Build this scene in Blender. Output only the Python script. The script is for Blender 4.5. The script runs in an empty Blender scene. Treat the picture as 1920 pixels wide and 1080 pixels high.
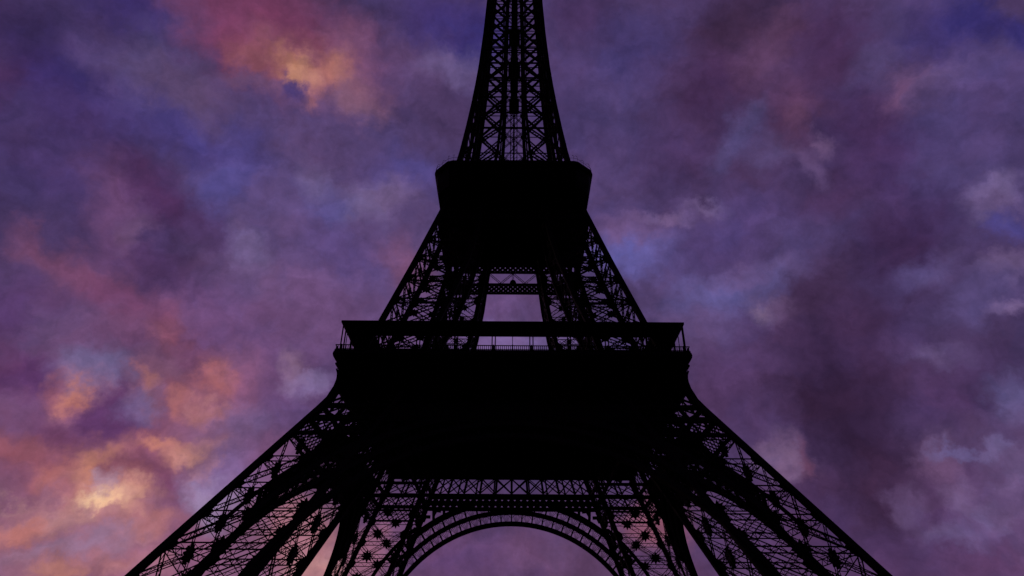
import bpy, math, random
from mathutils import Vector, Matrix
random.seed(7)
R = math.radians
scene = bpy.context.scene
COL = scene.collection

# ------------------------------------------------------------------ camera
cam_data = bpy.data.cameras.new("camera")
cam = bpy.data.objects.new("camera", cam_data)
COL.objects.link(cam)
cam_data.sensor_width = 36.0
cam_data.lens = 36.0 * 1238 / 1920
cam_data.clip_end = 20000.0
cam.matrix_world = (Matrix.Translation((0, -155, 1.6)) @ Matrix.Rotation(R(0.09), 4, 'Z')
                    @ Matrix.Rotation(R(90 + 30.3), 4, 'X') @ Matrix.Rotation(R(0.4), 4, 'Z'))
scene.camera = cam
scene.view_settings.view_transform = 'Standard'
scene.view_settings.look = 'None'
scene.view_settings.exposure = 0.0
scene.view_settings.gamma = 1.0
scene.render.film_transparent = False
scene.cycles.use_adaptive_sampling = True
scene.cycles.adaptive_threshold = 0.01
scene.cycles.adaptive_min_samples = 16
scene.cycles.max_bounces = 2
scene.cycles.diffuse_bounces = 1
scene.cycles.glossy_bounces = 1

# ------------------------------------------------------------------ sky: dusk, sun just down behind the tower to the left
SUN_EL, SUN_AZ = 2.0, -48.0          # azimuth from +Y towards +X
# cloud banks: azimuth, elevation, half width, half height, tilt (degrees), colour, cover, firm core
SPREAD = 1.35
CLOUDS = [
(0.2,-1.2,59.2,14.2,0,(120,82,115),0.80,0.00), (-30.3,8.4,20.3,11.9,5,(146,101,127),0.85,0.10), (-33.6,15.2,17.4,8.9,-1,(118,80,115),0.70,0.00),
(-29.3,22.5,15.9,7.6,-9,(112,76,114),0.80,0.00), (-43.4,37.1,13.2,11.9,30,(72,58,102),0.90,0.10), (-23.3,39.8,17.2,8.5,5,(92,77,122),0.80,0.10),
(-17.5,34.0,15.6,7.5,10,(98,82,126),0.80,0.10), (-16.1,25.8,11.3,7.6,8,(112,86,128),0.70,0.10), (10.6,45.9,10.5,13.9,-7,(80,66,108),0.85,0.10),
(16.7,30.3,15.6,7.6,12,(90,76,120),0.80,0.10), (27.5,44.1,11.4,8.8,-39,(74,52,84),0.80,0.10), (43.8,34.6,7.8,15.2,-28,(86,74,120),0.85,0.10),
(28.4,18.1,9.3,17.0,-15,(66,47,76),0.90,0.10), (20.4,19.2,10.4,8.6,-28,(84,64,102),0.75,0.10), (35.1,10.1,8.9,9.1,-7,(100,80,120),0.80,0.10),
(26.0,7.7,10.4,5.9,-3,(88,62,100),0.70,0.10), (-48.2,39.8,3.8,3.0,36,(54,42,76),0.80,0.10), (-47.3,36.7,1.6,2.8,34,(72,46,80),0.60,0.00),
(-41.7,44.4,3.6,2.2,22,(60,52,110),0.70,0.10), (-43.7,38.1,3.9,2.2,13,(58,50,104),0.70,0.10), (-37.6,41.6,4.3,3.1,5,(94,80,118),0.70,0.10),
(-41.5,36.2,5.3,2.3,4,(66,52,96),0.70,0.10), (-34.1,37.9,5.4,2.4,6,(76,68,126),0.75,0.10), (-34.2,32.8,5.4,2.4,15,(80,50,88),0.80,0.10),
(-43.5,32.0,3.6,1.8,15,(82,64,112),0.60,0.00), (-32.1,41.0,4.8,2.0,14,(104,82,116),0.70,0.10), (-28.6,35.4,2.1,3.3,29,(84,78,134),0.70,0.10),
(-36.4,29.9,5.5,2.2,54,(106,74,108),0.60,0.00), (-41.2,26.2,2.4,1.5,9,(122,80,112),0.65,0.00), (-36.5,25.6,4.6,1.6,18,(122,78,108),0.70,0.00),
(-31.9,27.8,4.7,2.0,17,(80,57,98),0.70,0.10), (-25.5,30.6,2.6,1.7,30,(120,102,142),0.75,0.10), (-34.9,30.0,1.3,1.8,-3,(114,84,116),0.60,0.00),
(-28.9,48.3,9.5,4.6,13,(116,66,96),0.95,0.40), (-33.1,46.2,4.3,2.7,5,(120,68,98),0.70,0.10), (-30.6,45.1,2.0,0.9,-3,(150,98,102),0.40,0.00),
(-25.2,45.6,5.0,2.4,11,(165,110,114),0.60,0.00), (-25.1,45.7,2.5,1.2,11,(198,139,112),0.69,0.00), (-24.2,45.4,2.6,1.8,18,(174,122,122),0.55,0.00),
(-24.0,45.4,1.7,1.1,18,(219,165,130),0.73,0.00), (-20.8,46.5,2.8,2.9,44,(161,107,116),0.60,0.00), (-20.6,46.5,1.6,1.7,44,(190,131,116),0.69,0.00),
(-22.6,44.9,1.9,1.1,17,(161,109,120),0.50,0.10), (-25.5,44.0,1.4,0.9,19,(70,62,114),0.85,0.30), (-20.2,43.8,1.2,1.3,-6,(74,64,114),0.70,0.20),
(-29.7,43.7,2.3,0.7,-8,(110,84,118),0.60,0.00), (-17.8,44.5,2.8,2.1,-7,(142,102,124),0.75,0.10), (-13.3,48.3,3.9,3.7,10,(98,75,114),0.60,0.10),
(-19.7,48.4,2.6,2.1,15,(120,84,118),0.60,0.00), (-8.4,51.8,5.5,2.4,7,(72,62,122),0.80,0.10), (-4.5,50.6,1.9,2.9,4,(62,56,114),0.70,0.10),
(-7.2,48.7,3.5,1.7,-4,(112,96,138),0.75,0.10), (-29.0,39.5,3.1,2.5,20,(76,70,126),0.75,0.10), (-22.4,40.6,3.7,2.5,15,(94,74,112),0.60,0.10),
(-11.9,39.5,4.0,2.2,8,(84,78,136),0.70,0.10), (-21.1,37.8,1.7,2.0,-18,(114,102,146),0.70,0.10), (-15.4,36.9,3.9,2.0,-11,(120,104,144),0.75,0.10),
(-19.1,35.6,2.3,2.0,12,(88,84,140),0.60,0.10), (-16.7,32.4,4.4,2.2,9,(88,72,118),0.70,0.10), (-10.5,32.0,2.9,2.4,36,(126,86,118),0.70,0.10),
(-24.3,28.9,4.8,1.7,7,(108,84,124),0.50,0.00), (-40.2,21.3,3.3,2.9,5,(80,58,104),0.80,0.10), (-36.5,21.5,3.2,2.5,-28,(110,90,134),0.60,0.00),
(-38.8,17.8,3.7,1.8,5,(90,56,98),0.90,0.20), (-34.2,19.3,3.0,1.8,-29,(132,118,160),0.80,0.10), (-32.2,23.3,4.9,2.3,-24,(126,84,116),0.70,0.00),
(-30.0,23.1,2.1,1.5,68,(164,101,114),0.55,0.00), (-33.8,24.6,4.2,1.6,5,(116,72,106),0.60,0.00), (-26.2,25.1,4.7,2.5,1,(108,78,118),0.60,0.00),
(-35.0,17.0,1.8,1.9,12,(165,108,116),0.60,0.00), (-35.0,17.0,1.0,1.1,12,(200,133,117),0.69,0.00), (-36.2,16.9,1.1,0.9,13,(150,94,114),0.60,0.00),
(-32.1,16.3,1.9,2.9,16,(94,60,100),0.95,0.50), (-30.2,14.6,2.4,1.3,-22,(116,70,102),0.80,0.20), (-30.7,17.8,1.5,1.9,-16,(126,112,156),0.85,0.15),
(-30.8,19.0,1.9,1.5,12,(161,105,117),0.60,0.00), (-30.9,19.1,1.1,0.9,12,(190,126,120),0.65,0.00), (-25.8,20.3,3.4,2.7,-16,(162,103,117),0.60,0.00),
(-25.9,20.4,1.7,1.4,-16,(192,123,119),0.65,0.00), (-28.0,18.1,1.7,2.2,10,(162,106,117),0.60,0.00), (-27.9,18.1,1.0,1.2,10,(193,128,120),0.65,0.00),
(-26.1,18.0,2.2,1.8,9,(164,108,117),0.60,0.00), (-26.0,18.2,1.3,1.0,9,(196,133,120),0.69,0.00), (-29.7,20.3,2.0,1.5,12,(150,104,126),0.60,0.00),
(-36.6,12.6,4.0,1.7,-4,(158,99,109),0.75,0.10), (-34.3,11.6,2.3,1.0,-27,(182,117,111),0.74,0.10), (-34.7,14.2,2.8,1.0,22,(112,70,104),0.70,0.10),
(-32.1,12.6,1.8,3.1,32,(164,109,116),0.60,0.00), (-32.0,12.6,1.0,1.8,32,(196,136,116),0.69,0.00), (-31.2,10.8,3.9,2.2,-23,(170,118,120),0.55,0.00),
(-31.2,10.8,2.2,1.3,-23,(211,155,127),0.69,0.00), (-31.0,9.5,2.9,1.7,6,(159,108,121),0.60,0.00), (-30.9,9.5,1.5,0.8,6,(185,134,128),0.49,0.00),
(-27.6,12.8,3.1,2.1,-4,(116,73,102),0.92,0.40), (-28.4,15.0,3.6,1.3,-11,(167,112,120),0.60,0.00), (-28.3,15.0,1.9,0.7,-11,(203,142,125),0.69,0.00),
(-26.1,14.9,1.4,3.2,55,(173,118,123),0.55,0.00), (-26.2,15.0,0.9,2.0,55,(216,155,132),0.73,0.00), (-25.0,13.9,0.8,1.9,17,(165,111,123),0.60,0.00),
(-25.0,13.9,0.5,1.1,17,(198,141,132),0.57,0.00), (-29.9,12.3,1.2,1.4,8,(150,94,100),0.60,0.00), (-22.9,15.3,6.1,3.8,45,(132,104,142),0.60,0.10),
(-24.1,11.1,2.8,1.8,44,(160,142,178),0.80,0.10), (-23.3,14.0,2.0,2.2,28,(128,104,150),0.70,0.10), (-36.7,10.1,2.3,1.7,8,(138,84,116),0.70,0.10),
(-32.6,10.0,3.8,1.2,-19,(174,112,111),0.64,0.10), (-28.6,9.0,2.9,1.3,-10,(185,125,122),0.74,0.10), (-34.8,8.3,6.6,3.1,6,(158,118,136),0.60,0.10),
(-34.3,9.0,2.7,0.9,-19,(182,146,146),0.74,0.10), (-31.8,7.5,3.8,1.1,-15,(146,124,154),0.75,0.10), (-35.4,8.3,3.4,1.5,-20,(161,104,116),0.60,0.00),
(-35.3,8.4,1.7,0.8,-20,(190,125,116),0.65,0.00), (-32.6,6.3,2.9,1.4,-16,(167,112,119),0.60,0.00), (-32.6,6.2,1.5,0.7,-16,(203,142,124),0.69,0.00),
(-33.6,6.5,1.7,0.7,-6,(161,112,127),0.50,0.00), (-29.3,6.7,3.5,1.9,4,(159,107,122),0.60,0.00), (-29.3,6.7,1.8,0.9,4,(185,131,130),0.49,0.00),
(-26.7,7.1,1.7,1.2,4,(174,122,135),0.55,0.00), (-36.2,9.7,1.6,0.4,-14,(177,134,138),0.46,0.00), (-32.1,12.2,1.2,3.2,22,(165,110,117),0.60,0.00),
(-32.0,12.1,0.7,1.8,22,(200,138,119),0.65,0.00), (-30.6,10.6,3.4,1.2,-16,(190,143,137),0.55,0.00), (-30.8,10.6,1.9,0.7,-16,(255,212,164),0.77,0.00),
(-29.6,11.4,1.8,1.5,7,(165,114,123),0.60,0.00), (-29.6,11.4,1.0,0.9,7,(200,147,132),0.57,0.00), (-31.2,11.5,0.5,1.2,31,(160,140,166),0.55,0.00),
(-29.8,10.1,2.0,0.8,29,(167,115,125),0.60,0.00), (-29.9,10.1,1.2,0.5,29,(204,150,138),0.49,0.00), (-19.7,22.1,1.1,1.8,-7,(150,124,148),0.45,0.00),
(-18.8,21.2,2.0,0.7,-33,(140,118,158),0.70,0.00), (-17.8,21.0,2.0,1.1,-33,(136,116,156),0.70,0.10), (-18.7,17.6,3.3,2.1,6,(104,84,130),0.70,0.10),
(-23.4,21.5,2.5,1.9,9,(122,86,120),0.60,0.00), (-20.8,14.8,2.5,2.2,6,(128,90,128),0.70,0.10), (-22.8,17.6,2.1,1.5,8,(122,102,146),0.60,0.10),
(-15.1,7.5,4.2,4.0,2,(167,117,131),0.60,0.00), (-15.3,7.4,2.1,2.1,2,(204,154,151),0.69,0.00), (-16.9,10.2,4.0,2.1,3,(184,131,138),0.55,0.00),
(-11.6,8.7,2.6,2.1,2,(161,112,132),0.70,0.10), (-3.3,7.7,5.1,2.0,1,(98,70,112),0.70,0.10), (1.6,8.0,3.8,2.0,0,(110,80,116),0.60,0.10),
(-0.2,6.0,3.4,1.5,0,(90,66,104),0.60,0.00), (-0.3,28.8,5.6,4.2,1,(108,84,128),0.80,0.10), (0.0,25.6,7.4,1.8,0,(124,104,152),0.80,0.10),
(11.8,10.5,3.4,1.8,-2,(174,110,120),0.55,0.00), (8.9,52.2,3.4,2.4,-7,(74,54,92),0.70,0.10), (6.6,49.1,2.3,2.6,-5,(86,70,114),0.60,0.10),
(14.3,49.2,3.8,3.2,-11,(72,64,112),0.70,0.10), (27.1,49.2,4.4,2.6,-30,(60,42,66),0.85,0.15), (22.9,45.2,3.2,2.8,-16,(64,45,78),0.80,0.10),
(31.9,47.9,2.0,1.7,-24,(88,60,86),0.70,0.10), (12.0,44.4,4.0,3.4,-27,(84,72,116),0.60,0.10), (17.7,40.7,3.8,2.6,-11,(78,60,100),0.60,0.10),
(24.0,40.4,3.7,2.0,-36,(96,86,132),0.75,0.10), (28.7,46.2,3.3,2.2,-50,(92,66,96),0.60,0.00), (10.3,38.7,4.1,2.7,-16,(94,78,122),0.70,0.10),
(11.1,35.1,2.4,1.6,-6,(112,86,124),0.60,0.10), (12.6,32.6,4.0,2.1,9,(100,96,154),0.85,0.10), (18.7,32.4,3.4,2.0,-10,(78,64,108),0.70,0.10),
(23.6,33.4,4.1,2.6,-13,(88,74,124),0.70,0.10), (31.7,42.0,4.0,2.6,-51,(98,66,98),0.70,0.10), (31.1,40.6,1.4,1.4,-21,(112,80,112),0.60,0.00),
(35.7,45.0,2.8,4.3,-10,(74,49,82),0.85,0.15), (27.3,38.6,2.1,1.5,-17,(98,84,126),0.60,0.10), (39.7,39.8,3.8,1.7,-38,(106,78,114),0.70,0.00),
(41.7,40.0,2.6,1.8,-29,(100,84,124),0.60,0.10), (38.8,42.3,1.9,1.7,-28,(86,74,114),0.60,0.10), (36.0,36.9,2.2,5.0,-10,(72,52,90),0.85,0.15),
(31.6,34.2,4.1,2.4,-29,(76,54,88),0.75,0.10), (35.0,29.2,4.4,2.8,-18,(58,41,72),0.90,0.20), (44.1,42.6,2.9,2.6,-9,(72,62,120),0.70,0.10),
(46.3,42.7,1.5,1.6,2,(58,53,110),0.75,0.10), (48.0,40.3,1.3,2.7,-35,(56,51,108),0.80,0.15), (45.2,36.3,2.7,2.1,-30,(88,72,118),0.60,0.10),
(40.8,32.8,1.5,2.9,-47,(92,78,122),0.60,0.10), (43.0,30.4,1.9,1.7,-0,(124,106,152),0.80,0.10), (42.8,27.9,1.3,1.2,-23,(86,80,142),0.80,0.10),
(41.3,25.4,1.9,1.1,4,(118,100,140),0.75,0.10), (36.4,26.4,2.6,1.4,-18,(94,84,128),0.70,0.10), (26.4,30.7,4.3,2.6,-14,(86,74,118),0.70,0.10),
(23.5,28.5,4.4,1.7,-11,(104,94,142),0.70,0.10), (23.9,26.4,2.6,1.3,26,(128,108,148),0.50,0.00), (23.3,26.6,1.0,0.5,26,(160,134,160),0.29,0.00),
(18.7,28.5,3.4,1.8,-9,(98,94,146),0.70,0.10), (16.8,25.9,3.9,2.7,-7,(102,84,124),0.50,0.00), (18.8,21.1,4.1,3.0,-7,(80,60,98),0.70,0.10),
(28.2,17.3,5.3,10.5,-14,(60,42,70),0.80,0.00), (28.0,16.6,3.7,7.6,-14,(47,32,54),0.88,0.00), (29.8,23.6,4.8,6.5,-1,(62,45,76),0.70,0.00),
(36.0,35.3,3.8,9.1,-11,(68,49,86),0.60,0.00), (21.9,14.9,1.4,1.5,-5,(112,90,128),0.50,0.00), (34.9,20.4,1.9,1.2,20,(104,90,130),0.75,0.10),
(33.3,21.9,2.1,1.8,-13,(84,70,112),0.60,0.00), (38.5,23.8,4.0,1.9,-17,(96,86,134),0.75,0.10), (40.7,22.9,1.6,0.7,-8,(130,110,150),0.60,0.00),
(35.8,17.7,4.4,2.3,-12,(74,54,92),0.80,0.10), (39.0,16.9,1.6,2.3,-13,(108,98,144),0.80,0.10), (36.4,19.9,1.7,2.0,-14,(80,66,106),0.60,0.00),
(37.4,12.0,1.6,1.9,-9,(112,96,136),0.70,0.10), (31.6,9.8,1.8,0.7,5,(80,60,98),0.75,0.10), (35.8,9.4,2.3,1.0,-6,(110,90,128),0.60,0.10),
(33.5,6.7,3.5,1.4,-4,(104,72,110),0.80,0.10), (29.1,12.8,1.9,2.1,-6,(70,48,76),0.60,0.10), (24.8,9.4,1.9,2.0,-4,(86,64,104),0.60,0.10),
(39.2,20.1,1.1,1.0,-15,(84,66,108),0.50,0.00), (33.1,13.3,1.8,2.0,-20,(114,88,124),0.70,0.10), (33.1,14.1,1.2,0.7,13,(124,104,144),0.43,0.00),
(34.6,13.7,2.3,0.5,13,(112,102,148),0.75,0.05), (37.2,13.4,1.5,0.6,7,(116,106,150),0.50,0.00), (36.6,12.1,1.6,1.1,-8,(84,64,100),0.70,0.05),
(34.9,12.6,1.0,0.7,-8,(82,62,98),0.60,0.00), (33.8,10.6,1.6,1.3,-7,(122,104,142),0.47,0.00), (34.7,9.6,0.9,0.6,-6,(120,104,146),0.43,0.00),
(36.3,9.0,1.0,0.6,-6,(108,90,130),0.60,0.00), (31.2,9.5,1.3,0.8,-5,(80,60,96),0.70,0.05), (30.2,10.3,1.4,1.2,-28,(116,98,138),0.36,0.00),
(30.2,11.0,1.2,1.3,-6,(106,86,126),0.50,0.00), (32.1,8.5,2.6,1.0,4,(118,100,140),0.60,0.00), (30.1,8.1,1.7,1.0,-4,(84,62,98),0.60,0.00),
(22.5,14.7,2.0,2.4,-27,(114,92,124),0.75,0.10), (22.8,13.9,0.9,1.5,-16,(126,102,134),0.43,0.00), (23.9,14.0,0.7,1.8,9,(108,64,88),0.45,0.00),
(31.7,37.9,0.9,1.1,-31,(126,100,138),0.54,0.00), (30.2,37.0,0.7,2.3,-27,(106,84,122),0.60,0.00), (39.5,39.5,2.1,0.7,-34,(112,82,118),0.50,0.00),
(25.9,42.0,2.2,0.9,-28,(92,82,126),0.60,0.00), (15.3,35.2,2.7,0.9,14,(120,100,142),0.75,0.05), (19.2,35.6,2.2,0.7,16,(122,104,146),0.54,0.00),
(12.4,34.1,2.4,1.0,14,(116,90,130),0.60,0.00), (22.0,29.8,3.7,1.0,-5,(112,94,140),0.60,0.00), (-32.0,16.2,1.7,2.4,16,(98,62,102),0.55,0.20),
(43.1,30.7,1.2,1.1,-0,(126,110,154),0.47,0.00), (42.0,29.1,1.1,0.8,1,(114,98,140),0.43,0.00), (15.7,19.9,3.4,2.2,-5,(84,62,98),0.60,0.10),
(34.3,23.4,2.7,2.4,-15,(72,56,94),0.60,0.10),
]


def lin(h):
    out = []
    for c in h:
        c /= 255
        out.append(c / 12.92 if c <= 0.04045 else ((c + 0.055) / 1.055) ** 2.4)
    return (*out, 1.0)

world = bpy.data.worlds.new("World")
scene.world = world
world.use_nodes = True
nt = world.node_tree
nt.nodes.clear()
N, LK = nt.nodes.new, nt.links.new

def vmath(op, a, b=None, scale=None):
    n = N('ShaderNodeVectorMath'); n.operation = op
    for i, v in enumerate((a, b)):
        if v is None: continue
        if isinstance(v, tuple): n.inputs[i].default_value = v
        else: LK(v, n.inputs[i])
    if scale is not None: n.inputs['Scale'].default_value = scale
    return n.outputs['Value'] if op in ('LENGTH', 'DOT_PRODUCT') else n.outputs['Vector']

def fmath(op, a, b=0.0, c=0.0):
    n = N('ShaderNodeMath'); n.operation = op
    for i, v in enumerate((a, b, c)):
        if isinstance(v, (int, float)): n.inputs[i].default_value = v
        else: LK(v, n.inputs[i])
    return n.outputs[0]

def noise(vec, scale, detail, rough=0.55, distort=0.0):
    n = N('ShaderNodeTexNoise'); LK(vec, n.inputs['Vector'])
    n.inputs['Scale'].default_value = scale; n.inputs['Detail'].default_value = detail
    n.inputs['Roughness'].default_value = rough; n.inputs['Distortion'].default_value = distort
    return n

def mixc(fac, a, b, mode='MIX'):
    n = N('ShaderNodeMix'); n.data_type = 'RGBA'; n.blend_type = mode
    if isinstance(fac, (int, float)): n.inputs[0].default_value = fac
    else: LK(fac, n.inputs[0])
    for i, v in ((6, a), (7, b)):
        if isinstance(v, tuple): n.inputs[i].default_value = v
        else: LK(v, n.inputs[i])
    return n.outputs[2]

def mrange(v, a, b, c, d, kind='LINEAR'):
    n = N('ShaderNodeMapRange'); n.interpolation_type = kind
    LK(v, n.inputs[0])
    for i, x in enumerate((a, b, c, d)): n.inputs[i + 1].default_value = x
    return n.outputs[0]

tc = N('ShaderNodeTexCoord')
dirn = tc.outputs['Generated']
sky = N('ShaderNodeTexSky'); sky.sky_type = 'NISHITA'; sky.sun_disc = False
sky.sun_elevation = R(SUN_EL); sky.sun_rotation = R(SUN_AZ)
clear = vmath('SCALE', sky.outputs['Color'], scale=0.06)

# billowing edges: the look-up direction is pushed about by two sizes of turbulence
n1 = noise(dirn, 10.0, 6.0, 0.62)
n2 = noise(dirn, 26.0, 5.0, 0.6)
w1 = vmath('SCALE', vmath('SUBTRACT', n1.outputs['Color'], (.5, .5, .5)), scale=0.085)
w2 = vmath('SCALE', vmath('SUBTRACT', n2.outputs['Color'], (.5, .5, .5)), scale=0.05)
n3 = noise(dirn, 75.0, 5.0, 0.62)
w3 = vmath('SCALE', vmath('SUBTRACT', n3.outputs['Color'], (.5, .5, .5)), scale=0.012)
wdir = vmath('ADD', dirn, vmath('ADD', w1, vmath('ADD', w2, w3)))

cloud = (*lin((74, 60, 96))[:3], 1.0)
gdir = wdir
for i, (az, el, w, h, tilt, colr, cover, core) in enumerate(CLOUDS):
    if i % 10 == 9:                                           # evaluate the banks in batches, which keeps the shader's memory small
        n = N('ShaderNodeVectorMath'); n.operation = 'MULTIPLY_ADD'
        LK(cloud, n.inputs[0]); n.inputs[1].default_value = (1e-6,) * 3; LK(wdir, n.inputs[2])
        gdir = n.outputs[0]
    a, e, t = R(az), R(el), R(tilt)
    F = Vector((math.sin(a) * math.cos(e), math.cos(a) * math.cos(e), math.sin(e)))
    T = Vector((math.cos(a), -math.sin(a), 0)); U = T.cross(F)
    T2 = T * math.cos(t) + U * math.sin(t); U2 = U * math.cos(t) - T * math.sin(t)
    m = Matrix((F, T2, U2)).transposed()
    mp = N('ShaderNodeMapping'); mp.vector_type = 'TEXTURE'
    LK(gdir, mp.inputs['Vector'])
    mp.inputs['Location'].default_value = F
    mp.inputs['Rotation'].default_value = m.to_euler('XYZ')
    mp.inputs['Scale'].default_value = (1.0, SPREAD * math.sin(R(min(w, 80))), SPREAD * math.sin(R(h)))
    ln = vmath('LENGTH', mp.outputs[0])
    cloud = mixc(mrange(ln, 0.02 + 0.5 * core, 1.0, cover, 0.0, 'SMOOTHSTEP'), cloud, lin(colr))

# wisps and mottling inside the cloud deck
f1 = noise(wdir, 9.0, 7.0, 0.62, 0.3).outputs['Fac']
f2 = noise(dirn, 34.0, 6.0, 0.6, 0.4).outputs['Fac']
f3 = noise(dirn, 95.0, 5.0, 0.65, 0.3).outputs['Fac']
st = N('ShaderNodeMapping'); LK(wdir, st.inputs['Vector'])          # streaks drawn out along the wind
st.inputs['Rotation'].default_value = (0.0, R(38), 0.0); st.inputs['Scale'].default_value = (5.0, 12.0, 17.0)
f4 = noise(st.outputs[0], 1.0, 7.0, 0.62, 0.4).outputs['Fac']
val = fmath('MULTIPLY', fmath('MULTIPLY', mrange(f1, 0.3, 0.7, 0.84, 1.16), mrange(f4, 0.3, 0.7, 0.79, 1.21)),
            fmath('MULTIPLY', mrange(f2, 0.3, 0.7, 0.85, 1.15), mrange(f3, 0.3, 0.7, 0.965, 1.035)))
hue = noise(wdir, 12.0, 6.0, 0.6, 0.2)
tint = mixc(mrange(hue.outputs['Fac'], 0.38, 0.62, 0.0, 1.0), (0.96, 0.99, 1.03, 1), (1.05, 0.98, 0.97, 1))
cloud = mixc(1.0, cloud, tint, 'MULTIPLY')
hs = N('ShaderNodeHueSaturation'); hs.inputs['Saturation'].default_value = 1.07; hs.inputs['Value'].default_value = 0.92
LK(cloud, hs.inputs['Color']); cloud = hs.outputs[0]
cloud = vmath('SCALE', cloud, scale=1.0)
LK(val, cloud.node.inputs['Scale'])
# thin places where the clear evening sky shows through
thin = mrange(noise(wdir, 5.0, 6.0, 0.6).outputs['Fac'], 0.5, 0.75, 0.0, 0.06)
total = mixc(thin, cloud, clear)
# unseen sky behind the viewpoint, dimmed to keep the tower's near faces black
dusk = mrange(vmath('DOT_PRODUCT', dirn, (0.0, math.cos(R(25)), math.sin(R(25)))), -0.15, 0.66, 0.03, 1.0, 'SMOOTHSTEP')
total = vmath('SCALE', total, scale=1.0)
LK(dusk, total.node.inputs['Scale'])
bg = N('ShaderNodeBackground'); bg.inputs['Strength'].default_value = 1.0
LK(total, bg.inputs['Color'])
LK(bg.outputs[0], N('ShaderNodeOutputWorld').inputs['Surface'])
world.cycles.sampling_method = 'MANUAL'
world.cycles.sample_map_resolution = 256

sun_data = bpy.data.lights.new("sun", 'SUN')
sun_data.energy = 0.05; sun_data.angle = R(0.5); sun_data.color = (1.0, 0.62, 0.42)
sun = bpy.data.objects.new("sun", sun_data); COL.objects.link(sun)
sdir = Vector((math.sin(R(SUN_AZ)) * math.cos(R(SUN_EL)), math.cos(R(SUN_AZ)) * math.cos(R(SUN_EL)), math.sin(R(SUN_EL))))
sun.rotation_euler = sdir.to_track_quat('Z', 'Y').to_euler()

# ------------------------------------------------------------------ materials
def iron_material():
    m = bpy.data.materials.new("dark_iron"); m.use_nodes = True
    t = m.node_tree; b = t.nodes['Principled BSDF']
    c = t.nodes.new('ShaderNodeTexCoord'); n = t.nodes.new('ShaderNodeTexNoise')
    n.inputs['Scale'].default_value = 0.6; n.inputs['Detail'].default_value = 6
    r = t.nodes.new('ShaderNodeValToRGB')
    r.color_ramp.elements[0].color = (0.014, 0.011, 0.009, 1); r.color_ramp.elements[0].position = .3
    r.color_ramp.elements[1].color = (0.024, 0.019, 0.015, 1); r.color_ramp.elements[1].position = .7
    t.links.new(c.outputs['Object'], n.inputs['Vector']); t.links.new(n.outputs['Fac'], r.inputs[0])
    t.links.new(r.outputs[0], b.inputs['Base Color'])
    b.inputs['Roughness'].default_value = 0.75
    b.inputs['Specular IOR Level'].default_value = 0.15
    return m

def stone_material(name, c0, c1, scale):
    m = bpy.data.materials.new(name); m.use_nodes = True
    t = m.node_tree; b = t.nodes['Principled BSDF']
    c = t.nodes.new('ShaderNodeTexCoord'); n = t.nodes.new('ShaderNodeTexNoise')
    n.inputs['Scale'].default_value = scale; n.inputs['Detail'].default_value = 8
    r = t.nodes.new('ShaderNodeValToRGB')
    r.color_ramp.elements[0].color = (*c0, 1); r.color_ramp.elements[1].color = (*c1, 1)
    t.links.new(c.outputs['Object'], n.inputs['Vector']); t.links.new(n.outputs['Fac'], r.inputs[0])
    t.links.new(r.outputs[0], b.inputs['Base Color']); b.inputs['Roughness'].default_value = 0.9
    return m

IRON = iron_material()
STONE = stone_material("pier_stone", (.16, .14, .11), (.3, .27, .22), 1.2)
ASPHALT = stone_material("asphalt", (.035, .035, .037), (.06, .058, .055), .8)

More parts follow.
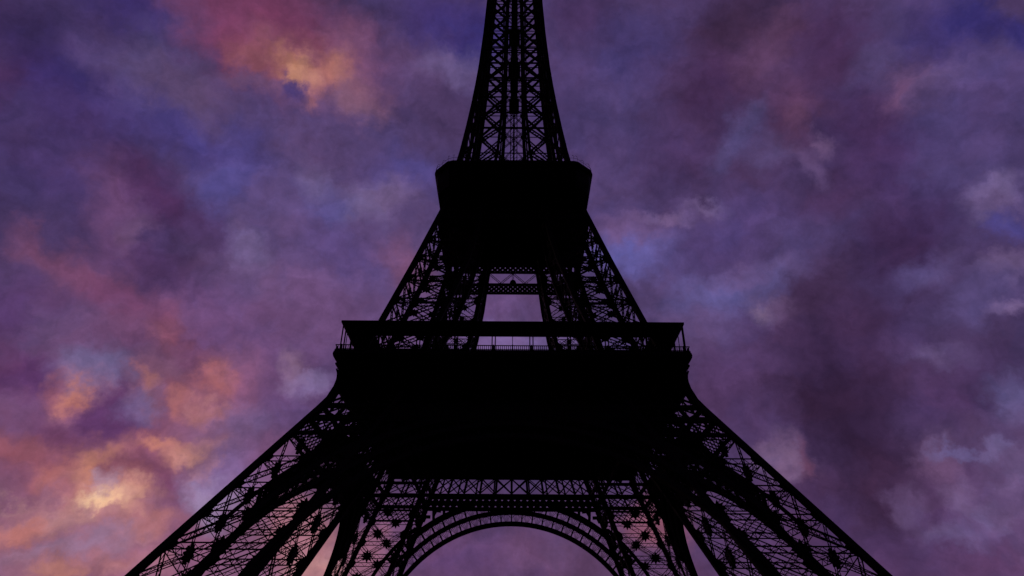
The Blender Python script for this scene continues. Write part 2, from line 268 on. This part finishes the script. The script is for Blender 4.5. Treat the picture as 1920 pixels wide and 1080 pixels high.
# ------------------------------------------------------------------ mesh helpers
V = Vector
class MB:
    def __init__(s): s.v, s.f = [], []
    def hexa(s, pts):
        b = len(s.v); s.v.extend(pts)
        for q in ((0, 3, 2, 1), (4, 5, 6, 7), (0, 1, 5, 4), (1, 2, 6, 5), (2, 3, 7, 6), (3, 0, 4, 7)):
            s.f.append(tuple(b + i for i in q))
    def box(s, x0, x1, y0, y1, z0, z1):
        s.hexa([V(p) for p in ((x0, y0, z0), (x1, y0, z0), (x1, y1, z0), (x0, y1, z0),
                               (x0, y0, z1), (x1, y0, z1), (x1, y1, z1), (x0, y1, z1))])
    def beam(s, p, q, w, h=None, n=V((0, 0, 1))):
        """bar from p to q, w wide in the plane whose normal is n, h deep along n"""
        h = w if h is None else h
        d = q - p
        if d.length < 1e-4: return
        a = d.cross(n)
        if a.length < 1e-4: a = d.cross(V((1, 0, 0)))
        a.normalize(); c = a.cross(d).normalized()
        a *= w / 2; c *= h / 2
        s.hexa([p - a - c, p + a - c, p + a + c, p - a + c, q - a - c, q + a - c, q + a + c, q - a + c])
    def girder(s, p, q, n, w, ch, depth=0.0, pitch=1.0, bar=0.6):
        """open lattice girder: two chords and zigzag lacing, doubled when it has depth"""
        d = q - p; a = d.cross(n).normalized() * (w / 2); nn = a.cross(d).normalized()
        k = max(2, round(d.length / (w * pitch)))
        for o in ((-depth / 2, depth / 2) if depth else (0,)):
            off = nn * o
            for sg in (-1, 1): s.beam(p + a * sg + off, q + a * sg + off, ch, ch, n)
            for i in range(k):
                sg = 1 if i % 2 else -1
                s.beam(p + d * (i / k) + a * sg + off, p + d * ((i + 1) / k) - a * sg + off, ch * bar, ch * bar, n)
    def star(s, c, n, u, r0, r1, k, th):
        """pointed gusset plate"""
        n = n.normalized(); u = (u - n * u.dot(n)).normalized(); w = n.cross(u); b = len(s.v); m = 2 * k
        for o in (-th / 2, th / 2):
            for i in range(m):
                a = math.pi * i / k; r = r1 if i % 2 == 0 else r0
                s.v.append(c + n * o + (u * math.cos(a) + w * math.sin(a)) * r)
            s.v.append(c + n * o)
        for i in range(m):
            j = (i + 1) % m
            s.f.append((b + m, b + j, b + i)); s.f.append((b + 2 * m + 1, b + m + 1 + i, b + m + 1 + j))
            s.f.append((b + i, b + j, b + m + 1 + j, b + m + 1 + i))
    def lattice(s, P, nu, nv, bar, n, upright=0.0, depth=None):
        """crossed flat bars filling nu x nv cells of the patch P(u, v)"""
        dp = depth or bar * .5
        for i in range(nu):
            for j in range(nv):
                u0, u1, v0, v1 = i / nu, (i + 1) / nu, j / nv, (j + 1) / nv
                s.beam(P(u0, v0), P(u1, v1), bar, dp, n)
                s.beam(P(u1, v0), P(u0, v1), bar, dp * 1.15, n)
        if upright:
            for i in range(nu + 1): s.beam(P(i / nu, 0), P(i / nu, 1), upright, dp * 1.4, n)
    def loft(s, prof):
        """square ring swept along a profile of (half width, z)"""
        b = len(s.v)
        for r, z in prof:
            for sx, sy in ((-1, -1), (1, -1), (1, 1), (-1, 1)): s.v.append(V((sx * r, sy * r, z)))
        for i in range(len(prof) - 1):
            for k in range(4):
                l = (k + 1) % 4
                s.f.append((b + 4 * i + k, b + 4 * i + l, b + 4 * i + 4 + l, b + 4 * i + 4 + k))
    def prism(s, poly, z0, z1):
        b = len(s.v); m = len(poly)
        for z in (z0, z1): s.v.extend(V((x, y, z)) for x, y in poly)
        s.f.append(tuple(b + i for i in reversed(range(m)))); s.f.append(tuple(b + m + i for i in range(m)))
        for i in range(m):
            j = (i + 1) % m
            s.f.append((b + i, b + j, b + m + j, b + m + i))
    def tube(s, path, w, h=None):
        """square column through a list of points"""
        b = len(s.v); h = h or w
        for p in path:
            for sx, sy in ((-1, -1), (1, -1), (1, 1), (-1, 1)): s.v.append(p + V((sx * w / 2, sy * h / 2, 0)))
        for i in range(len(path) - 1):
            for k in range(4):
                l = (k + 1) % 4
                s.f.append((b + 4 * i + k, b + 4 * i + l, b + 4 * i + 4 + l, b + 4 * i + 4 + k))
        s.f.append((b + 3, b + 2, b + 1, b)); e = b + 4 * (len(path) - 1); s.f.append((e, e + 1, e + 2, e + 3))
    def build(s, name, parent=None, mat=None):
        me = bpy.data.meshes.new(name)
        me.from_pydata([tuple(p) for p in s.v], [], s.f); me.update()
        me.materials.append(mat or IRON)
        o = bpy.data.objects.new(name, me); COL.objects.link(o)
        if parent: o.parent = parent
        return o

def copy_tree(o, parent, turn):
    """a copy of a part and its sub-parts, turned about the tower's axis"""
    c = o.copy(); COL.objects.link(c); c.parent = parent
    if turn is not None: c.rotation_euler = (0, 0, turn)
    for ch in list(o.children):
        d = ch.copy(); COL.objects.link(d); d.parent = c
    return c

def four(o):
    for k in (1, 2, 3): copy_tree(o, o.parent, k * math.pi / 2)

# ------------------------------------------------------------------ the tower's outline
ZO = [(0, 61.1), (13.5, 53.6), (47.9, 34.4), (52, 32.5), (57.5, 31.3), (67, 28.35), (85, 23.35), (104.3, 18.3), (116, 16.1),
      (123.7, 14.9), (130, 14.1), (136.3, 13.35), (143, 12.6), (149.7, 11.9), (158, 11.15), (166, 10.5), (183, 9.5), (201, 8.75), (240, 6.8), (276, 5.2)]
ZI = [(0, 42.6), (14, 36.4), (52, 19.6), (57.5, 18.6), (67, 16.3), (75, 13.8), (87, 10.8), (96, 9.1), (112, 7.0), (116, 6.3),
      (127, 4.6), (140, 3.9), (154, 3.2), (168, 2.9), (201, 2.6), (276, 1.6)]
def interp(T, z):
    if z <= T[0][0]: return T[0][1]
    for (a, b), (c, d) in zip(T, T[1:]):
        if z <= c: return b + (d - b) * (z - a) / (c - a)
    return T[-1][1]
wo = lambda z: interp(ZO, z)
wi = lambda z: interp(ZI, z)

# the four faces of the leg in the (-x, -y) quarter: edge A(z), edge B(z), outward normal
FACES = [
    (lambda z: V((-wo(z), -wo(z), z)), lambda z: V((-wi(z), -wo(z), z)), V((0, -1, .3))),
    (lambda z: V((-wo(z), -wo(z), z)), lambda z: V((-wo(z), -wi(z), z)), V((-1, 0, .3))),
    (lambda z: V((-wo(z), -wi(z), z)), lambda z: V((-wi(z), -wi(z), z)), V((0, 1, -.3))),
    (lambda z: V((-wi(z), -wo(z), z)), lambda z: V((-wi(z), -wi(z), z)), V((1, 0, -.3))),
]
CORNERS = [(wo, wo), (wo, wi), (wi, wo), (wi, wi)]

def column_path(fx, fy, zs): return [V((-fx(z), -fy(z), z)) for z in zs]

# ------------------------------------------------------------------ ground and tower root
g = MB(); g.v = [V((-6000, -6000, 0)), V((6000, -6000, 0)), V((6000, 6000, 0)), V((-6000, 6000, 0))]; g.f = [(0, 1, 2, 3)]
ground = g.build("ground", None, ASPHALT); ground["kind"] = "structure"

tower = bpy.data.objects.new("iron_tower", None); COL.objects.link(tower)
tower["label"] = "huge black lattice iron tower on four splayed legs joined by arches, silhouetted against dusk clouds"
tower["category"] = "tower"

# ------------------------------------------------------------------ lower legs
LEVELS = [2.3, 7.4, 12.6, 17.7, 22.9, 28.0, 33.2, 38.3]
m = MB()
for A, B, n in FACES:
    for k in range(len(LEVELS) - 2):
        a, b = LEVELS[k], LEVELS[k + 2]
        if k % 2 == 1:                                       # main crossings
            m.girder(A(a), B(b), n, 0.95, 0.16, 0.0, 1.0, .55); m.girder(B(a), A(b), n, 0.95, 0.16, 0.0, 1.0, .55)
        else:                                # lighter crossings between them
            m.girder(A(a), B(b), n, 0.7, 0.11, 0.0, 1.2, .5); m.girder(B(a), A(b), n, 0.7, 0.11, 0.0, 1.2, .5)
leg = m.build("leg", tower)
for fx, fy in CORNERS:
    m = MB(); m.tube(column_path(fx, fy, [1.5, 10, 20, 30, 40, 45, 50]), 1.2)
    for A, B, n in FACES:                                   # joint plates on the two faces this column carries
        for E, O in ((A, B), (B, A)):
            p = E(20)
            if abs(p.x + fx(20)) > .01 or abs(p.y + fy(20)) > .01: continue
            for z in LEVELS:
                up = (E(z + 1) - E(z)).normalized(); c = E(z); inw = (O(z) - c).normalized()
                q = [c - up * 1.7 + inw * .3, c - up * .7 + inw * 1.35, c + up * .7 + inw * 1.35, c + up * 1.7 + inw * .3]
                nn = n.normalized() * .08
                m.hexa([x - nn for x in q] + [x + nn for x in q])
    m.build("column", leg)
for z in LEVELS:
    m = MB()
    for A, B, n in FACES: m.girder(A(z), B(z), n, 1.0, 0.17, 0.0, 1.0, .5)
    m.build("horizontal_girder", leg)
    for A, B, n in FACES:
        m = MB(); m.star((A(z) + B(z)) / 2, n, V((0, 0, 1)), .85, 1.6, 8, .6); m.build("gusset_plate", leg)
m = MB()
for A, B, n in FACES:                                       # belts under the first platform
    def patch(z0, z1): return lambda u, v: A(z0 + (z1 - z0) * v).lerp(B(z0 + (z1 - z0) * v), u)
    for z0, z1 in ((38.5, 39.0), (41.7, 42.7), (44.8, 45.6)):
        c0, c1 = (z0 + z1) / 2, (z1 - z0)
        m.beam(A(c0), B(c0), c1, .7, n)
    P = patch(39, 41.7); w = 1 / 9
    m.lattice(lambda u, v: P(u * 8 * w, v), 4, 1, .24, n); m.lattice(lambda u, v: P(w + u * 8 * w, v), 4, 1, .24, n)
    m.lattice(patch(42.7, 44.8), 3, 1, .22, n, .5)
    outer = n.x < -.9 or n.y < -.9
    if outer: m.lattice(patch(45.6, 49.2), 3, 1, .26, n, .45)
    else: m.lattice(patch(45.6, 49.2), 4, 1, .24, n, .35)
m.build("belt_lattice", leg)
for c in CORNERS:
    m = MB(); x, y = -c[0](1), -c[1](1)
    m.prism([(x - 2.6, y - 2.6), (x + 2.6, y - 2.6), (x + 2.6, y + 2.6), (x - 2.6, y + 2.6)], 0, 1.7)
    m.prism([(x - 2.0, y - 2.0), (x + 2.0, y - 2.0), (x + 2.0, y + 2.0), (x - 2.0, y + 2.0)], 1.7, 2.6)
    m.build("masonry_footing", leg, STONE)
four(leg)

# ------------------------------------------------------------------ arches between the legs
ZC = -3.1
def arc(r, a, off=0.0):
    z = ZC + r * math.cos(a)
    return V((r * math.sin(a), -wo(max(z, 0)) - off, z))
def rib(m, r0, r1, a0, a1, n, depth, ztop=None):
    for i in range(n):
        a, b = a0 + (a1 - a0) * i / n, a0 + (a1 - a0) * (i + 1) / n
        if ztop and ZC + r0 * math.cos((a + b) / 2) > ztop: continue
        q = []
        for off in (-depth / 2, depth / 2): q += [arc(r0, a, off), arc(r0, b, off), arc(r1, b, off), arc(r1, a, off)]
        m.hexa(q)
def fan(m, r0, r1, a0, a1, sep, spoke):
    am = (a0 + a1) / 2
    nrm = V((0, -1, .4))
    m.beam(arc(r0, a0), arc(r1, a0), sep, .5, nrm)
    hub = arc(r0 - .5, am)
    for t in (-.78, -.4, 0, .4, .78):
        m.beam(hub, arc(r1, am + t * (a1 - a0) / 2), spoke, .1, nrm)
    pts = []
    for k in range(9):                                       # arched head of the opening
        u = -1 + 2 * k / 8
        pts.append(arc(r1 - .75 * (r1 - r0) * (1 - math.sqrt(max(0, 1 - u * u * .96))) - .12, am + u * (a1 - a0) / 2))
    for p, q in zip(pts, pts[1:]): m.beam(p, q, .08, .14, nrm)
m = MB()
rib(m, 40.8, 41.8, R(-76), R(76), 64, 1.5)
rib(m, 43.6, 44.6, R(-43), R(43), 44, 1.2)
rib(m, 46.2, 47.6, R(-38), R(38), 44, 1.0, 41.6)
for s in (-1, 1):                                            # the outer rim runs on across the face of each leg
    rib(m, 47.8, 48.7, s * R(34), s * R(58), 18, .4)
    rib(m, 44.6, 45.5, s * R(38), s * R(47), 8, .8)
    for k in range(6):
        a = s * R(38 + k * 1.8)
        m.beam(arc(45.6, a), arc(47.9, a), .55, .6, V((0, -1, .4)))
arch = m.build("arch", tower)
m = MB(); step = 2.95 / 42.7; k = int(R(44) / step)
for i in range(-k, k): fan(m, 41.8, 43.6, i * step, (i + 1) * step, .34, .09)
m.build("inner_fan_tracery", arch)
step = 3.3 / 45.4; k = int(R(38) / step)
for s in (-1, 1):
    m = MB()
    for i in range(k):
        am = (i + .5) * step
        if ZC + 44.7 * math.cos(am) < 41.3: fan(m, 44.6, 46.2, s * i * step, s * (i + 1) * step, .42, .09)
    m.build("outer_fan_tracery", arch)
def front(x, z): return V((x, -wo(z), z))
step = 3.3 / 48
for s in (-1, 1):                                            # spandrel: plated strips and small round heads up to the belt
    m = MB()
    for i in range(8):
        a0, a1 = s * i * step, s * (i + 1) * step
        p = arc(47.6, a0)
        if p.z < 41.2: m.beam(p, V((p.x, -wo(41.3), 41.3)), .75, .4, V((0, -1, .4)))
        p = arc(47.6, (a0 + a1) / 2)
        if p.z < 40.0:
            top = arc(49.3, (a0 + a1) / 2)
            for q in (arc(48.6, a0 + s * .01), arc(48.6, a1 - s * .01)): m.beam(q, V((top.x, top.y, min(top.z, 41.4))), .9, .3, V((0, -1, .4)))
    for j in range(6):
        z0 = 34 + j * 1.2
        x0 = wi(z0); x1 = math.sqrt(max(0, 49.3 ** 2 - (z0 - ZC) ** 2))
        if x0 > x1 + .3: m.beam(front(s * x0, z0), front(s * x1, z0 + .9), .55, .3, V((0, -1, .4)))
    m.build("spandrel", arch)
four(arch)

# ------------------------------------------------------------------ belt trusses under the first platform
m = MB(); n = V((0, -1, .4))
def face(d): return lambda z0, z1, h0, h1: (lambda u, v: V(((2 * u - 1) * (h0 + (h1 - h0) * v), -d(z0 + (z1 - z0) * v), z0 + (z1 - z0) * v)))
F = face(wo)
m.lattice(F(45.6, 49.2, wi(45.6), wi(49.2)), 10, 1, .36, n, .62)
def hbeam(m, d, z0, z1, half, depth):
    c = (z0 + z1) / 2; m.beam(V((-half, -d(c), c)), V((half, -d(c), c)), z1 - z0, depth, V((0, -1, .3)))
hbeam(m, wo, 44.0, 45.6, wi(44.8), .8); hbeam(m, wo, 41.2, 42.3, wi(42), .8); hbeam(m, wo, 49.0, 49.5, 33.5, .8)
m.lattice(F(42.3, 44.0, wi(42.3), wi(44)), 26, 1, .84, n, .5)
belt = m.build("belt_truss", tower)
four(belt)
m = MB(); F = face(wi)
m.lattice(F(42.7, 46.3, wi(42.7), wi(46.3)), 10, 1, .22, n, .4)
hbeam(m, wi, 41.9, 42.7, wi(42), .6); hbeam(m, wi, 46.3, 47.2, wi(47), .6); 
m.lattice(F(47.2, 49.4, wi(47.2), wi(49.4)), 14, 1, .3, n, .4)
inner = m.build("inner_belt_truss", tower)
four(inner)

# ------------------------------------------------------------------ first platform
m = MB()
m.box(-34.2, 34.2, -34.2, 34.2, 56.5, 57.1)
for i in range(-6, 7):                                       # deep floor girders
    c = i * 5.2
    m.box(c - .35, c + .35, -33.7, 33.7, 49.6, 56.49)
    m.box(-33.7, 33.7, c - .3, c + .3, 49.7, 56.48)
plat = m.build("first_platform", tower)
m = MB()
m.loft([(33.7, 49.2), (34.3, 49.2), (34.3, 53.5), (34.6, 53.7), (34.95, 54.1), (35.0, 54.4), (34.7, 54.7), (34.75, 54.9), (35.2, 55.2), (35.5, 55.7),
        (35.6, 56.2), (35.5, 56.7), (35.4, 56.9), (35.4, 57.2), (34.1, 57.2), (34.1, 57.0)])
m.loft([(33.7, 56.4), (33.7, 49.2)])
fr = m.build("frieze", plat)
m = MB()                                                     # console brackets along the frieze
for i in range(-16, 17):
    x = i * 2.1
    for a, b in (((34.3, 50.2), (34.62, 53.4)), ((34.3, 52.1), (34.9, 53.7))):
        m.beam(V((x, -a[0], a[1])), V((x, -b[0], b[1])), .32, .32, V((0, -1, 0)))
con = m.build("console_row", plat)
for k in (1, 2, 3):
    c = con.copy(); COL.objects.link(c); c.rotation_euler = (0, 0, k * math.pi / 2)
for sx, sy in ((-1, -1), (1, -1), (1, 1), (-1, 1)):          # curved haunch where each leg meets the frieze
    m = MB(); m.tube([V((sx * (r - .7), sy * (r - .7), z)) for r, z in
            ((wo(43.5) + .55, 43.5), (wo(45.5) + .56, 45.5), (wo(47) + .65, 47), (35.15, 48.3), (34.72, 49.6), (34.48, 51), (34.4, 52.6), (34.36, 54))], 1.4)
    m.build("corner_haunch", plat)
m = MB()
for sx, sy, ax in ((0, -1, 0), (0, 1, 0), (-1, 0, 1), (1, 0, 1)):
    def P(t, z): return V((t, sy * 35.3, z)) if ax == 0 else V((sx * 35.3, t, z))
    nn = V((0, 1, 0)) if ax == 0 else V((1, 0, 0))
    m.beam(P(-35.3, 58.2), P(35.3, 58.2), .15, .16, nn); m.beam(P(-35.2, 57.35), P(35.2, 57.35), .12, .1, nn)
    for i in range(-87, 88): m.beam(P(i * .4, 57.2), P(i * .4, 58.2), .12, .08, nn)
    for i in range(-9, 10): m.beam(P(i * 3.8, 57.2), P(i * 3.8, 58.35), .26, .26, nn)
m.build("railing", plat)
m = MB()
m.loft([(29.2, 63.15), (34.6, 63.2), (35.0, 63.4), (35.0, 63.85), (34.8, 63.9), (29.2, 63.75), (29.2, 63.15)])
can = m.build("gallery_canopy", plat)
post = None
for s in range(4):
    for i in range(-9, 10):
        if i == 9: continue
        pair = (i % 2 != 0)
        key = "p" if pair else "s"
        m = MB()
        if pair:
            for dx in (-.32, .32): m.beam(V((dx, 0, 57.2)), V((dx, 0, 63.2)), .22, .22, V((0, 1, 0)))
        else: m.beam(V((0, 0, 57.2)), V((0, 0, 63.2)), .13, .13, V((0, 1, 0)))
        o = m.build("canopy_post", plat)
        p = V((i * 3.8, -34.7, 0)); p.rotate(Matrix.Rotation(s * math.pi / 2, 3, 'Z'))
        o.location = p; o.rotation_euler = (0, 0, s * math.pi / 2)

# ------------------------------------------------------------------ upper legs, first to second platform
LV2 = [58.5, 66.0, 73.2, 80.2, 87.0, 93.6, 100.3, 106.5, 113.0]
m = MB()
for A, B, n in FACES:
    for a, b in zip(LV2, LV2[1:]):
        m.girder(A(a), B(b), n, 0.95, 0.19, 0.0, .9, .6); m.girder(B(a), A(b), n, 0.95, 0.19, 0.0, .9, .6)
uleg = m.build("upper_leg", tower)
for fx, fy in CORNERS:
    m = MB(); m.tube(column_path(fx, fy, [57, 62, 67, 71, 75, 81, 87, 92, 96, 104, 112, 116]), 1.15)
    for A, B, n in FACES:
        for E, O in ((A, B), (B, A)):
            p = E(80)
            if abs(p.x + fx(80)) > .01 or abs(p.y + fy(80)) > .01: continue
            for z in LV2:
                up = (E(z + 1) - E(z)).normalized(); c = E(z); inw = (O(z) - c).normalized()
                q = [c - up * 1.9 + inw * .3, c - up * .8 + inw * 1.5, c + up * .8 + inw * 1.5, c + up * 1.9 + inw * .3]
                nn = n.normalized() * .08
                m.hexa([x - nn for x in q] + [x + nn for x in q])
    m.build("column", uleg)
for z in LV2[:-2]:
    m = MB()
    for A, B, n in FACES:
        def P(u, v): return A(z - .7 + 1.4 * v).lerp(B(z - .7 + 1.4 * v), u)
        m.lattice(P, 9, 1, .12, n)
        for dz in (-.7, .7): m.beam(A(z + dz), B(z + dz), .2, .3, n)
    m.build("horizontal_girder", uleg)
    for A, B, n in FACES:
        if z > 60:
            m = MB(); m.star((A(z) + B(z)) / 2, n, V((0, 0, 1)), .6, 1.1, 8, .3)
            m.build("gusset_plate", uleg)
for a, b in zip(LV2[:-3], LV2[1:]):
    c = (a + b) / 2
    for A, B, n in FACES:
        m = MB(); m.star((A(c) + B(c)) / 2, n, V((0, 0, 1)), .65, 1.2, 8, .3); m.build("gusset_plate", uleg)
four(uleg)
m = MB(); n = V((0, -1, .27)); F = face(wo)
for z0, z1 in ((101.1, 104.4), (107.6, 111.2)):              # pierced cross girders linking the legs
    m.lattice(F(z0 + .45, z1 - .45, wo(z0), wo(z1)), 26 if z0 < 104 else 22, 2, .66, n, 0, .2)
    for z in (z0 + .22, z1 - .22): m.beam(V((-wo(z), -wo(z), z)), V((wo(z), -wo(z), z)), .5, .6, n)
for i in (-2, -1, 0, 1):
    x0, x1 = i * 3.7, (i + 1) * 3.7
    a, b = (x0, x1) if i % 2 else (x1, x0)
    m.girder(front(a, 104.4), front(b, 107.6), n, .5, .13)
m.star(front(0, 104.6), n, V((0, 0, 1)), .9, 1.0, 8, .7)
m.girder(front(0, 104.4), front(0, 107.6), n, .5, .13)
cg = m.build("cross_girder", tower)
four(cg)

# ------------------------------------------------------------------ second platform
def octagon(h, c):                                           # a square with rounded-off, bevelled corners
    q = [(h - c - .5, -h), (h - c + .5, -h + .35), (h - .55, -h + c - 1.0), (h, -h + c + .5)]
    out = []
    for k in range(4):
        for x, y in q:
            for _ in range(k): x, y = -y, x
            out.append((x, y))
    return out
def flare(m, rings):
    b = len(m.v); n = 16
    for h, c, z in rings: m.v.extend(V((x, y, z)) for x, y in octagon(h, c))
    for i in range(len(rings) - 1):
        for k in range(n):
            l = (k + 1) % n
            m.f.append((b + n * i + k, b + n * i + l, b + n * i + n + l, b + n * i + n + k))
    m.f.append(tuple(b + i for i in reversed(range(n)))); e = b + n * (len(rings) - 1); m.f.append(tuple(e + i for i in range(n)))
m = MB()
flare(m, [(20.1, 4.4, 111.7), (20.6, 4.6, 114.0), (20.8, 4.7, 117.6), (21.1, 4.7, 117.8), (21.35, 4.7, 118.2), (21.35, 4.7, 118.7), (21.0, 4.7, 118.9)])
plat2 = m.build("second_platform", tower)
m = MB()
for i in range(-8, 9):
    c = i * 2.3
    m.box(c - .2, c + .2, -19.6 + max(0, abs(c) - 15.3), 19.6 - max(0, abs(c) - 15.3), 111.0, 111.69)
m.build("floor_joists", plat2)
m = MB(); oc = octagon(21.1, 4.7)
for i in range(16):                                          # curved safety hoops round the deck
    p, q = V((*oc[i], 0)), V((*oc[(i + 1) % 16], 0)); L = (q - p).length; kk = max(1, round(L / 2.0))
    inw = V((-(q - p).y, (q - p).x, 0)).normalized()
    for j in range(kk):
        b = p.lerp(q, j / kk)
        pts = [b + inw * i_ + V((0, 0, z)) for i_, z in ((0, 118.9), (-.05, 120.0), (.1, 120.8), (.45, 121.3), (.9, 121.4))]
        for a_, c_ in zip(pts, pts[1:]): m.beam(a_, c_, .06, .06, V((0, 1, .1)))
    for z, o in ((119.9, 0),):
        m.beam(p + inw * o + V((0, 0, z)), q + inw * o + V((0, 0, z)), .05, .05, V((0, 0, 1)))
m.build("safety_hoops", plat2)
m = MB()
flare(m, [(13.2, 2.5, 118.9), (13.2, 2.5, 121.6), (14.0, 2.6, 121.8), (14.0, 2.6, 122.3), (13.8, 2.6, 122.35)])
for x0, x1, h in ((-9.5, -6.0, .8), (-4.2, -1.2, .55), (1.5, 5.5, .9), (7, 9.2, .6)): m.box(x0, x1, -13, -11, 122.36, 122.36 + h)
m.build("upper_deck", plat2)

# ------------------------------------------------------------------ upper shaft
LV3 = [116.5, 127.5, 138, 148, 157.5, 166.5, 175, 183.5, 191.5, 199.5, 207.5, 215.5, 223.5, 231.5, 239.5, 247.5, 255.5, 263.5, 272]
ST = lambda z: max(wi(z), 3.7 if z > 143 else wi(z))
m = MB()
for k in range(4):
    rot = Matrix.Rotation(k * math.pi / 2, 3, 'Z')
    def Q(x, z): 
        p = V((x, -wo(z), z)); p.rotate(rot); return p
    n = V((0, -1, .1)); n.rotate(rot)
    for a, b in zip(LV3, LV3[1:]):
        for sx in (-1, 1):
            for p, q in ((Q(sx * wo(a), a), Q(sx * wi(b), b)), (Q(sx * wi(a), a), Q(sx * wo(b), b))):
                if a < 150: m.girder(p, q, n, 1.0, .33, 0, .9, .5)
                else: m.beam(p, q, .8, .3, n)
        m.beam(Q(-wo(b), b), Q(wo(b), b), .14, .3, n)
        m.girder(Q(-wi(a), a), Q(wi(b), b), n, .4, .11, 0, .9); m.girder(Q(wi(a), a), Q(-wi(b), b), n, .4, .11, 0, .9)
        if a > 140:
            for sx in (-1, 1): m.beam(Q(sx * ST(a), a), Q(sx * ST(b), b), .35, .3, n)
        for sx in (-1, 1):
            c = (a + b) / 2
            m.star(Q(sx * wi(b), b), n, V((0, 0, 1)), .7, 1.0, 6, .3)
shaft = m.build("upper_shaft", tower)
zs = [115] + LV3[1:] + [276]
for sx in (-1, 1):
    for sy in (-1, 1):
        for fx, fy, w in ((wo, wo, 1.45), (wo, wi, 1.0), (wi, wo, .75), (wi, wi, .42)):
            m = MB(); m.tube([V((sx * fx(z), sy * fy(z), z)) for z in zs], w); m.build("column", shaft)
m = MB()
for sx in (-1, 1):
    for sy in (-1, 1): m.tube([V((sx * 1.0, sy * 1.0, z)) for z in (119, 270)], .22)
for j in range(50):
    z0, z1 = 119 + j * 3, 122 + j * 3
    for sx in (-1, 1):
        m.beam(V((sx, -1, z0)), V((sx, 1, z1)), .1); m.beam(V((-1, sx, z0)), V((1, sx, z1)), .1)
m.tube([V((0, 0, z)) for z in (119, 158)], .5); m.tube([V((0, 0, z)) for z in (158, 272)], 1.8)
for z0, z1, h in ((158.5, 162, 1.6), (168, 182, 1.3), (175, 179, 2.0), (191, 195.5, 1.9)):
    m.box(-h, h, -h, h, z0, z1)
m.build("lift_shaft", shaft)
for z in (161.0, 177.0, 195.8):
    m = MB(); h = wo(z) - .6
    for t in (-1, -.33, .33, 1):
        m.beam(V((t * h, -h, z)), V((t * h, h, z)), .3, .4); m.beam(V((-h, t * h, z)), V((h, t * h, z)), .3, .38)
    m.build("intermediate_floor", shaft)
m = MB()
flare(m, [(5.4, 1, 272), (8.6, 1.6, 274.5), (9.3, 1.8, 276), (9.3, 1.8, 279.5), (8.0, 1.6, 280), (5.0, 1, 280.2), (5.0, 1, 284), (3.2, .8, 287), (1.6, .4, 291), (1.2, .3, 296)])
m.build("summit_platform", tower)
m = MB(); m.tube([V((0, 0, z)) for z in (295, 312, 324)], .6)
for z in (299, 304, 309, 315): m.box(-1.1, 1.1, -1.1, 1.1, z, z + 1.2)
m.build("antenna", tower)
